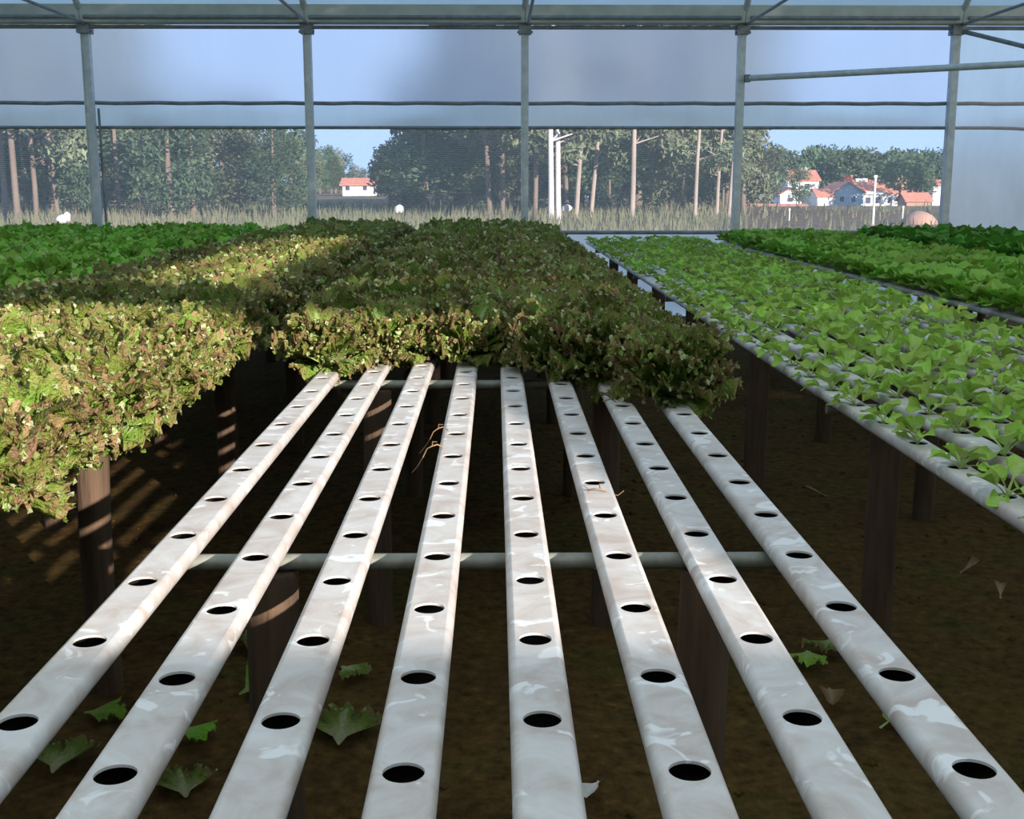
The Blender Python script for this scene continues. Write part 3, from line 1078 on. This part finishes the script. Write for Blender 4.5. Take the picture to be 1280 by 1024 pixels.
rg = random.Random(5)
b = MB()
for k in range(42000):
    y = 15.5 + 62 * rg.random() ** 1.25
    x = rg.uniform(-0.55, 0.55) * (y + 8)
    z = field_h(x, y)
    if x / y * 1500 + 619 > 930 and y > 26 and rg.random() < 0.9:
        continue
    h = rg.uniform(0.22, 0.62) * (1.0 + 0.5 * noise.noise((x * .15, y * .15, 1)))
    w = rg.uniform(0.008, 0.024) * (1 + y / 40)
    dx, dy = rg.uniform(-.25, .25) * h, rg.uniform(-.2, .2) * h
    an = rg.uniform(0, 6.28)
    a_ = min(1, max(0, 0.5 + 0.8 * noise.noise((x * .12, y * .12, 7)) + rg.uniform(-.2, .2)))
    b.add([(x - w * cos(an), y - w * sin(an), z - .02), (x + w * cos(an), y + w * sin(an), z - .02), (x + dx, y + dy, z + h)], [(0, 1, 2)], False, [a_ * .6, a_ * .6, a_])
tag(b.build('dry_grass', M['straw']), 'tall dry grass of the field outside the net wall', 'grass', kind='stuff')


def foliage(b, rr, centre, rad, n, size):
    """n small leafy sprays scattered through an ellipsoid"""
    for k in range(n):
        while True:
            p = Vector((rr.uniform(-1, 1), rr.uniform(-1, 1), rr.uniform(-1, 1)))
            if 0.15 < p.length < 1:
                break
        p = p * (0.55 + 0.45 * p.length) / max(p.length, .01) ** 0.25
        q = Vector((centre[0] + p.x * rad[0], centre[1] + p.y * rad[1], centre[2] + p.z * rad[2]))
        u = Vector((rr.gauss(0, 1), rr.gauss(0, 1), rr.gauss(0, 1))).normalized()
        v = u.orthogonal().normalized()
        s = size * rr.uniform(.6, 1.3)
        t = min(1, max(0, 0.45 + rr.uniform(-.35, .4)))
        b.add([q - u * s, q - v * s * .5, q + u * s, q + v * s * .5], [(0, 1, 2, 3)], False, [t] * 4)


def tree_meshes(style, seed):
    rr = random.Random(seed)
    tr = MB(); fo = MB()
    if style == 'pine':
        H_ = rr.uniform(13.5, 16)
        pts = [(0.25 * sin(k * .7 + seed) * k / 8, 0.2 * cos(k * .5 + seed) * k / 8, H_ * k / 8 - 0.3) for k in range(9)]
        tr.tube(pts, [0.125 - 0.011 * k for k in range(9)], 7)
        for k in range(20):
            z = H_ * rr.uniform(0.16, 0.95)
            an = rr.uniform(0, 6.28); l = rr.uniform(0.9, 2.2) * (1.2 - z / H_ * .6)
            i = z / H_ * 8
            c = Vector(pts[min(8, int(i))])
            e_ = Vector((c.x + l * cos(an), c.y + l * sin(an), z + l * .3))
            tr.tube([(c.x, c.y, z), e_], [.045, .015], 4, False)
            foliage(fo, rr, e_, (.95, .95, .6), 130, 0.17)
        foliage(fo, rr, (pts[-1][0], pts[-1][1], H_ - 1.0), (1.3, 1.3, 1.8), 380, .18)
    elif style == 'bushy':
        H_ = rr.uniform(6.5, 8.5)
        tr.tube([(0, 0, -.3), (.1, 0, H_ * .4), (.05, .1, H_ * .8)], [.2, .14, .05], 7)
        for k in range(16):
            z = H_ * rr.uniform(.18, .9)
            w = 1.5 * (1 - abs(z / H_ - .45)) + .3
            an = rr.uniform(0, 6.28)
            foliage(fo, rr, (w * cos(an) * .7, w * sin(an) * .7, z), (1.05, 1.05, 1.0), 150, 0.17)
    else:
        H_ = rr.uniform(7, 9.5)
        tr.tube([(0, 0, -.5), (.2, 0, H_ * .4), (.1, .1, H_ * .8)], [.22, .16, .05], 6)
        for k in range(9):
            z = H_ * rr.uniform(.3, .95)
            an = rr.uniform(0, 6.28)
            w = rr.uniform(.6, 2.0)
            foliage(fo, rr, (w * cos(an), w * sin(an), z), (1.5, 1.5, 1.1), 75, 0.34)
    mt = 'tree_dark' if (style == 'far' or (style == 'bushy' and seed % 2 == 0)) else 'tree_leaf'
    return tr, fo, mt, H_


TV = {}
for style in ('pine', 'bushy', 'far'):
    TV[style] = []
    for s in range(4):
        tr, fo, mt, H_ = tree_meshes(style, s + 3)
        TV[style].append((tr.mesh('trunk', M['bark']), (tr.mesh('trunk', M['bark_pale']), tr.mesh('trunk', M['bark_white'])), fo.mesh('crown', M[mt]), H_))


def tree(style, px, d, height, label, group, var=0, pale=False, rz=None, lean=0.0, x=None):
    me = TV[style][var % 4]
    X = wx(px, d) if x is None else x
    sc = height / me[3]
    name = {'pine': 'pine_tree', 'bushy': 'leafy_tree', 'far': 'distant_tree'}[style]
    o = empty(name, (X, d, field_h(X, d)), 0, sc)
    o.rotation_euler = (0, lean, rg.uniform(0, 6.28) if rz is None else rz)
    link('trunk', me[1][pale - 1] if pale else me[0], o)
    link('crown', me[2], o)
    tag(o, label, 'tree', group)
    return o


# the wood behind the left bays
LG = 'trees of the wood behind the left bays'
for k, (px, d, h) in enumerate([(-60, 52, 14), (-25, 60, 13), (4, 50, 14), (20, 48, 15), (33, 46, 15), (47, 58, 14), (56, 50, 14), (68, 62, 14), (82, 55, 13), (97, 66, 14), (108, 58, 14),
                                (140, 64, 13), (158, 56, 13), (172, 60, 13), (186, 66, 12), (205, 62, 11), (222, 68, 9)]):
    tree('pine', px, d, h, 'tall pine with a bare trunk in the wood behind the left bays', LG, k, False, None, R.uniform(-.04, .04))
for k, px in enumerate((-40, 10, 60, 110, 150, 90, 30, 180)):
    tree('bushy', px, 74 + 3 * (k % 3), 9.5 + (k % 3), 'leafy tree deep in the wood behind the left bays', LG, k * 2 + 1)
for k, px in enumerate((75, 125, 160)):
    tree('bushy', px, 57, 4.6, 'low leafy tree at the foot of the left pines', 'low trees of the left wood', 2 * k + 1)
for k in range(9):
    tree('pine' if k % 2 else 'bushy', -240 + 22 * k, 58 + 7 * (k % 3), 12 if k % 2 else 8, 'tree at the far left end of the left wood', 'far left end of the left wood', k)
SOLO = 'trees along the edge of the field'
tree('bushy', 222, 52, 5.9, 'dark dense leafy tree right of the left post', SOLO, 1).scale = (.92, .92, .72)
tree('bushy', 248, 55, 5.0, 'dark leafy tree crowding the dense one, second from the left post', SOLO, 1)
tree('bushy', 285, 58, 5.6, 'paler grey green tree left of the second post', SOLO, 0)
tree('bushy', 308, 62, 5.2, 'small grey green tree beside the pale one', SOLO, 2)
tree('bushy', 347, 54, 5.1, 'dark pointed tree just left of the second post', SOLO, 3)
tree('bushy', 370, 57, 4.2, 'low dark tree touching the second post', SOLO, 1)
# the wooded slope right of the second post
for k, (px, d, h) in enumerate([(372, 180, 9.4), (385, 185, 9.0), (398, 190, 8.4), (411, 195, 7.8), (423, 200, 7.3), (434, 205, 6.4), (445, 210, 5.4), (404, 180, 6.2), (456, 212, 4.4), (418, 182, 5.4), (392, 178, 6.4), (430, 190, 4.4), (466, 216, 3.4)]):
    tree('bushy', px, d, h, 'tree on the wooded slope right of the second post', 'trees of the wooded slope', k * 3 + 2)
# the wood behind the middle bays
CG = 'trees of the wood behind the middle bays'
tree('bushy', 489, 60, 3.9, 'low rounded tree at the left end of the middle wood', SOLO, 2)
tree('bushy', 507, 62, 4.6, 'grey green tree second from the left end of middle wood', SOLO, 0)
tree('bushy', 533, 58, 6.6, 'big dark tree left of the middle post', SOLO, 1).scale = (1.0, 1.0, .88)
tree('bushy', 566, 60, 6.8, 'tall leafy tree between the dark one and the middle post', SOLO, 2)
tree('bushy', 520, 66, 6.5, 'leafy tree half hidden behind the big dark one', SOLO, 3)
for k, (px, d, h) in enumerate([(560, 72, 12), (585, 62, 14), (606, 64, 14), (612, 54, 14), (628, 56, 14), (636, 66, 14), (668, 52, 14), (708, 60, 14), (755, 62, 14), (772, 66, 14), (812, 60, 14),
                                (832, 62, 12), (850, 58, 12), (884, 60, 10.5), (900, 62, 9.5), (920, 66, 8.6)]):
    tree('pine', px, d, h, 'tall pine in the wood behind the middle bays', CG, k + 1, False, None, R.uniform(-.05, .06))
for px, d, lab, ln, kind in ((688, 46, 'thickest bright white trunk right of the middle post', 0.005, 0), (697, 47, 'pink white trunk right beside the thickest one', 0.0, 1), (719, 52, 'slender pale pine leaning right, third right of the middle post', 0.055, 2),
                             (737, 54, 'slender pale pine leaning right, fourth right of the middle post', 0.07, 3), (788, 50, 'pale slim pine standing alone in the middle of its bay', 0.025, 0),
                             (866, 52, 'pale slim pine left of the fourth post', 0.03, 1), (893, 54, 'thin pale pine second left of the fourth post', 0.02, 2), (908, 55, 'thin pale pine hugging the fourth post', 0.03, 3)):
    tree('pine', px, d, 13.5 if px < 800 else 11, lab, 'pale trunks of the middle wood', kind, 2 if px < 700 else 1, 0.0, ln)
for k, px in enumerate((585, 620, 665, 700, 740, 775, 810, 845, 880, 905, 640, 725, 795, 860)):
    tree('bushy', px, 72 + 4 * (k % 3), 10.0 - (0 if px < 820 else (px - 820) * .028), 'leafy tree deep in the wood behind the middle bays', CG, k * 2 + 1)
for k, px in enumerate((590, 640, 760, 830, 870)):
    tree('bushy', px, 60, 3.6, 'low leafy tree at the foot of the middle pines', 'undergrowth of the middle wood', k + 1)
for k in range(26):
    px = 548 + 372 * k / 25
    tree('bushy', px, 96 + 3 * (k % 3), 6.6 - (0 if px < 830 else (px - 830) * .012), 'tree closing the back of the middle wood', 'back row of the middle wood', k * 2 + 1)
for k in range(24):
    px = -60 + 400 * k / 23
    tree('bushy', px, 92 + 3 * (k % 3), 6.4 - (0 if px < 240 else (px - 240) * .012), 'tree closing the back of the left wood', 'back row of the left wood', k * 2 + 1)
for k in range(30):
    px = (-50 + 390 * k / 14) if k < 15 else (560 + 360 * (k - 15) / 14)
    tree('bushy', px, 86 + 2 * (k % 3), 2.7, 'low bush in the shade of the %s wood' % ('left' if k < 15 else 'middle'), 'bushes under the trees', k).scale = (.62, .62, .34)
tree('bushy', 926, 58, 5.4, 'leafy tree closing the right end of the middle wood', SOLO, 0)
tree('bushy', 952, 64, 3.6, 'low tree just right of the fourth post', SOLO, 2)
# the far wood behind the village
for k in range(46):
    px = 925 + 310 * (k + R.uniform(-.3, .3)) / 46
    d = R.uniform(225, 260)
    tree('far', px, d, R.uniform(9.5, 12.0) + (2.0 if 1005 < px < 1075 and R.random() < .5 else 0), 'distant tree in the wood behind the village', 'trees behind the village', k)
for k, (px, d, h) in enumerate([(945, 160, 7.5), (958, 170, 7), (968, 190, 6), (1120, 185, 8), (1133, 180, 8.5), (1146, 190, 7.5), (1105, 200, 8.0), (1160, 205, 8), (1185, 180, 7), (1215, 170, 8)]):
    tree('far', px, d, h, 'tree standing among the houses of the village', 'trees among the houses', k + 1)
tree('bushy', 995, 150, 5.2, 'dark round tree in front of the white house', SOLO, 1)


def house(name, px, d, w, dep, h, rise, ridge, wm, label, windows=(), chimney=None, base=None, panels=()):
    """gabled house: walls, two roof slopes, windows with panes; ridge 'x' along the picture or 'y' away from it"""
    X = wx(px, d)
    z = field_h(X, d) if base is None else base
    o = tag(empty(name, (X, d, z)), label, 'house')
    b = MB()
    hw, hd = w / 2, dep / 2
    V = [(-hw, -hd, -1.5), (hw, -hd, -1.5), (hw, hd, -1.5), (-hw, hd, -1.5), (-hw, -hd, h), (hw, -hd, h), (hw, hd, h), (-hw, hd, h)]
    F = [(0, 1, 5, 4), (1, 2, 6, 5), (2, 3, 7, 6), (3, 0, 4, 7)]
    if ridge == 'y':
        V += [(0, -hd, h + rise), (0, hd, h + rise)]
        F += [(4, 5, 8), (6, 7, 9)]
    else:
        V += [(-hw, 0, h + rise), (hw, 0, h + rise)]
        F += [(4, 8, 7), (5, 6, 9)]
    b.add(V, F)
    b.build('wall', wm, o)
    ov, th = 0.35, 0.14
    for s in (-1, 1):
        b = MB()
        if ridge == 'y':
            P = [(0, -hd - ov, h + rise), (0, hd + ov, h + rise), (s * (hw + ov), hd + ov, h - rise * ov / hw), (s * (hw + ov), -hd - ov, h - rise * ov / hw)]
        else:
            P = [(-hw - ov, 0, h + rise), (hw + ov, 0, h + rise), (hw + ov, s * (hd + ov), h - rise * ov / hd), (-hw - ov, s * (hd + ov), h - rise * ov / hd)]
        b.add(P + [(p[0], p[1], p[2] + th) for p in P], [(0, 1, 2, 3), (4, 5, 6, 7), (0, 1, 5, 4), (1, 2, 6, 5), (2, 3, 7, 6), (3, 0, 4, 7)])
        b.build('roof_slope', M['tile_roof'], o)
    for (x0, x1, z0, z1) in windows:
        b = MB(); b.box(x0 - .08, x1 + .08, -hd - .05, -hd + .02, z0 - .08, z1 + .08)
        f_ = b.build('window', M['white_wall'], o)
        b = MB(); b.box(x0, x1, -hd - .07, -hd - .03, z0, z1)
        b.build('pane', M['pane'], f_)
    if chimney:
        b = MB(); b.box(chimney[0] - .6, chimney[0] + .6, chimney[1] - .4, chimney[1] + .4, h + rise * .4, h + rise + chimney[2])
        b.box(chimney[0] - .75, chimney[0] + .75, chimney[1] - .55, chimney[1] + .55, h + rise + chimney[2], h + rise + chimney[2] + .2)
        b.build('chimney', chimney[3], o)
    for (x0, x1, y0, z0, z1) in panels:
        b = MB(); b.box(x0, x1, y0 - .1, y0 + .8, z0, z1)
        b.build('white_dormer', M['white_wall'], o)
    return o


def zpix(py, d):
    return EYE - (py - 229) / 1500.0 * d


D = 195.0
house('blue_house', 1046, D, 4.9, 8, 2.4, 1.5, 'y', M['blue_wall'], 'blue grey gabled house with two dark windows', ((-1.3, -.6, .9, 1.75), (.5, 1.2, .9, 1.75)), (1.3, 1.0, .9, M['tile_roof']), zpix(258, D))
house('long_house', 1093, D + 6, 8.6, 8, 2.2, 2.0, 'x', M['white_wall'], 'long white house with a red tiled roof right of the blue one', ((-3.4, -2.6, .5, 1.5), (-1.8, -1.0, .5, 1.5), (.2, 1.0, .5, 1.5), (1.8, 2.6, .5, 1.5)), (2.0, 1.5, .5, M['white_wall']), zpix(257, D + 6),
      ((-3.6, -.4, -4.4, 1.95, 2.4), (-4.1, -2.2, -.6, 3.9, 4.5), (-.2, 1.4, -.6, 3.7, 4.3), (2.2, 4.3, -4.4, .9, 1.7)))
house('white_house', 992, D + 4, 5.0, 7, 3.0, 1.5, 'x', M['white_wall'], 'two storey white house left of the blue one', ((-1.8, -1.2, 1.6, 2.4), (.3, .9, 1.6, 2.4)), (.8, 0, .4, M['white_wall']), zpix(248, D + 4))
house('small_house', 980, D - 12, 3.2, 4, 1.4, .9, 'y', M['white_wall'], 'low white annex in front of the white house', ((-.5, .3, .3, .9),), None, zpix(254, D - 12))
house('red_shed', 1022, D - 2, 2.6, 5, 1.0, 1.0, 'x', M['white_wall'], 'low red roofed shed between the white and blue houses', (), None, zpix(252, D - 2))
house('hill_house', 1112, D + 22, 4.0, 5, 1.6, 1.6, 'x', M['white_wall'], 'house with a brown red roof half hidden in trees above the long house', (), (.9, 0, .5, M['thatch']), zpix(246, D + 22))
house('edge_house', 1166, D + 10, 3.4, 5, 2.0, .8, 'x', M['white_wall'], 'bright white house by the rightmost net bay edge', (), None, zpix(246, D + 10))
house('roadside_house', 1137, D - 20, 3.4, 4, .7, 1.0, 'x', M['thatch'], 'low house with a dull red roof right of the long house', (), None, zpix(256, D - 20))
house('wood_side_house', 893, 120, 2.3, 3, 1.2, .5, 'x', M['white_wall'], 'small white house at the foot of the pines left of the fourth post', ((-.4, 0, .2, .7),), None, zpix(270, 120))
house('clay_roof_hut', 966, 130, 6.0, 4, .4, .5, 'x', M['thatch'], 'long low hut with clay roof right of the fourth post', (), None, zpix(266, 130))
house('valley_house', 453, 150, 3.7, 4.4, .85, .7, 'x', M['white_wall'], 'white house with an orange roof on the slope right of the second post', ((-1.5, -1.0, .2, .8), (.6, 1.1, .2, .8)), None, zpix(239.5, 150))

# heap of brown brushwood
d = 46
X = wx(1145, d)
b = MB()
n = 18
V = []
for j, (z, r_) in enumerate(((-.05, .70), (.12, .66), (.28, .52), (.40, .32), (.47, .10))):
    for k in range(n):
        t = 2 * pi * k / n
        q = 1 + .12 * noise.noise((cos(t) * 2, sin(t) * 2, z * 4))
        V.append((r_ * q * cos(t), r_ * q * sin(t), z))
b.add(V, [(j * n + k, j * n + (k + 1) % n, (j + 1) * n + (k + 1) % n, (j + 1) * n + k) for j in range(4) for k in range(n)] + [tuple(range(4 * n, 5 * n))], True)
tag(b.build('brushwood_heap', M['thatch'], None, (X, d, field_h(X, d))), 'rounded brown heap in the field before the rightmost net bay post', 'heap')
# concrete poles and fence posts
for px, d, top, r_, lab in ((1087.5, 45, 222, .055, 'tall pale concrete pole in front of the village'), (1124, 50, 259, .035, 'short pale fence post left of the brown heap'), (983, 50, 262, .035, 'short pale fence post below the white house')):
    X = wx(px, d); z = field_h(X, d)
    b = MB(); b.tube([(X, d, z - .3), (X, d, zpix(top, d))], [r_, r_ * .8], 8)
    b.box(X - r_ * 1.1, X + r_ * 1.1, d - r_ * 1.1, d + r_ * 1.1, zpix(top, d) - .02, zpix(top, d) + .08)
    tag(b.build('concrete_pole', M['concrete']), lab, 'pole')
# low white walls in the gap
for px, w, py, lab in ((432, 1.0, 257, 'low white wall at the left of the gap between the woods'), (455, 1.4, 257, 'low white wall in the middle of the gap between the woods'), (487, 1.6, 259, 'low white wall at the right of the gap between the woods')):
    d = 88; X = wx(px, d)
    b = MB(); b.box(X - w / 2, X + w / 2, d - .15, d + .15, zpix(py + 6, d) - .6, zpix(py, d))
    b.box(X - w / 2 - .08, X + w / 2 + .08, d - .22, d + .22, zpix(py, d), zpix(py, d) + .1)
    tag(b.build('low_wall', M['white_wall']), lab, 'wall')


def sack(px, d, w, h, lab, seed):
    """slumped white sack with a tied neck"""
    X = wx(px, d)
    o = tag(empty('white_sack', (X, d, field_h(X, d) + 0.25)), lab, 'sack', 'white sacks in the field')
    b = MB(); n = 12
    V = []
    zs = [(0, .85), (.15, 1), (.5, 1.02), (.78, .85), (.93, .5), (1, .12)]
    for z, r_ in zs:
        for k in range(n):
            t = 2 * pi * k / n
            q = 1 + .16 * noise.noise((cos(t) * 1.5, sin(t) * 1.5, z * 3 + seed))
            V.append((w / 2 * r_ * q * cos(t) + .1 * w * z, w / 2 * r_ * q * sin(t), z * h))
    b.add(V, [(j * n + k, j * n + (k + 1) % n, (j + 1) * n + (k + 1) % n, (j + 1) * n + k) for j in range(len(zs) - 1) for k in range(n)], True)
    b.build('body', M['paint'], o)
    q = MB(); q.tube([(.095 * w, 0, .9 * h), (.11 * w, 0, 1.03 * h)], [.07 * w, .06 * w], 8); q.build('neck', M['paint'], o)


sack(86, 40, .36, .26, 'white sack lying in the grass left of the left post', 1)
sack(92, 41, .26, .32, 'narrow white sack leaning right of the one by the left post', 2)
sack(706, 56, .5, .3, 'white sack at the foot of the thickest white trunk', 3)
sack(500, 54, .42, .34, 'white sack in the gap left of the middle wood', 4)

for k, (x, y, lab) in enumerate(((-0.150, 2.95, 'dry root strand hanging over the left side of the fourth channel'), (-0.155, 2.75, 'lower dry root strand on the left side of the fourth channel'),
                                 (0.215, 2.34, 'dry root curl on the right side of the sixth channel'), (0.335, 3.35, 'dry root curl beside the last holes of the seventh channel'))):
    rr = random.Random(k)
    b = MB()
    sx = -1 if k < 2 else 1
    pts = [(x - sx * (0.03 - 0.012 * q), y + 0.01 * sin(q * 1.7 + k), TOPZ + 0.003 + 0.008 * sin(q * 1.1) - (0.02 * max(0, q - 3) if k < 2 else 0)) for q in range(7)]
    b.tube(pts, [0.0022 - 0.0002 * q for q in range(7)], 5)
    b.tube([pts[2], (pts[2][0], pts[2][1] + 0.02, pts[2][2] + .006), (pts[2][0] + .01, pts[2][1] + 0.035, pts[2][2] + .002)], [0.0016, .0012, .0008], 5)
    tag(b.build('dry_root', M['dry_leaf']), lab, 'root')
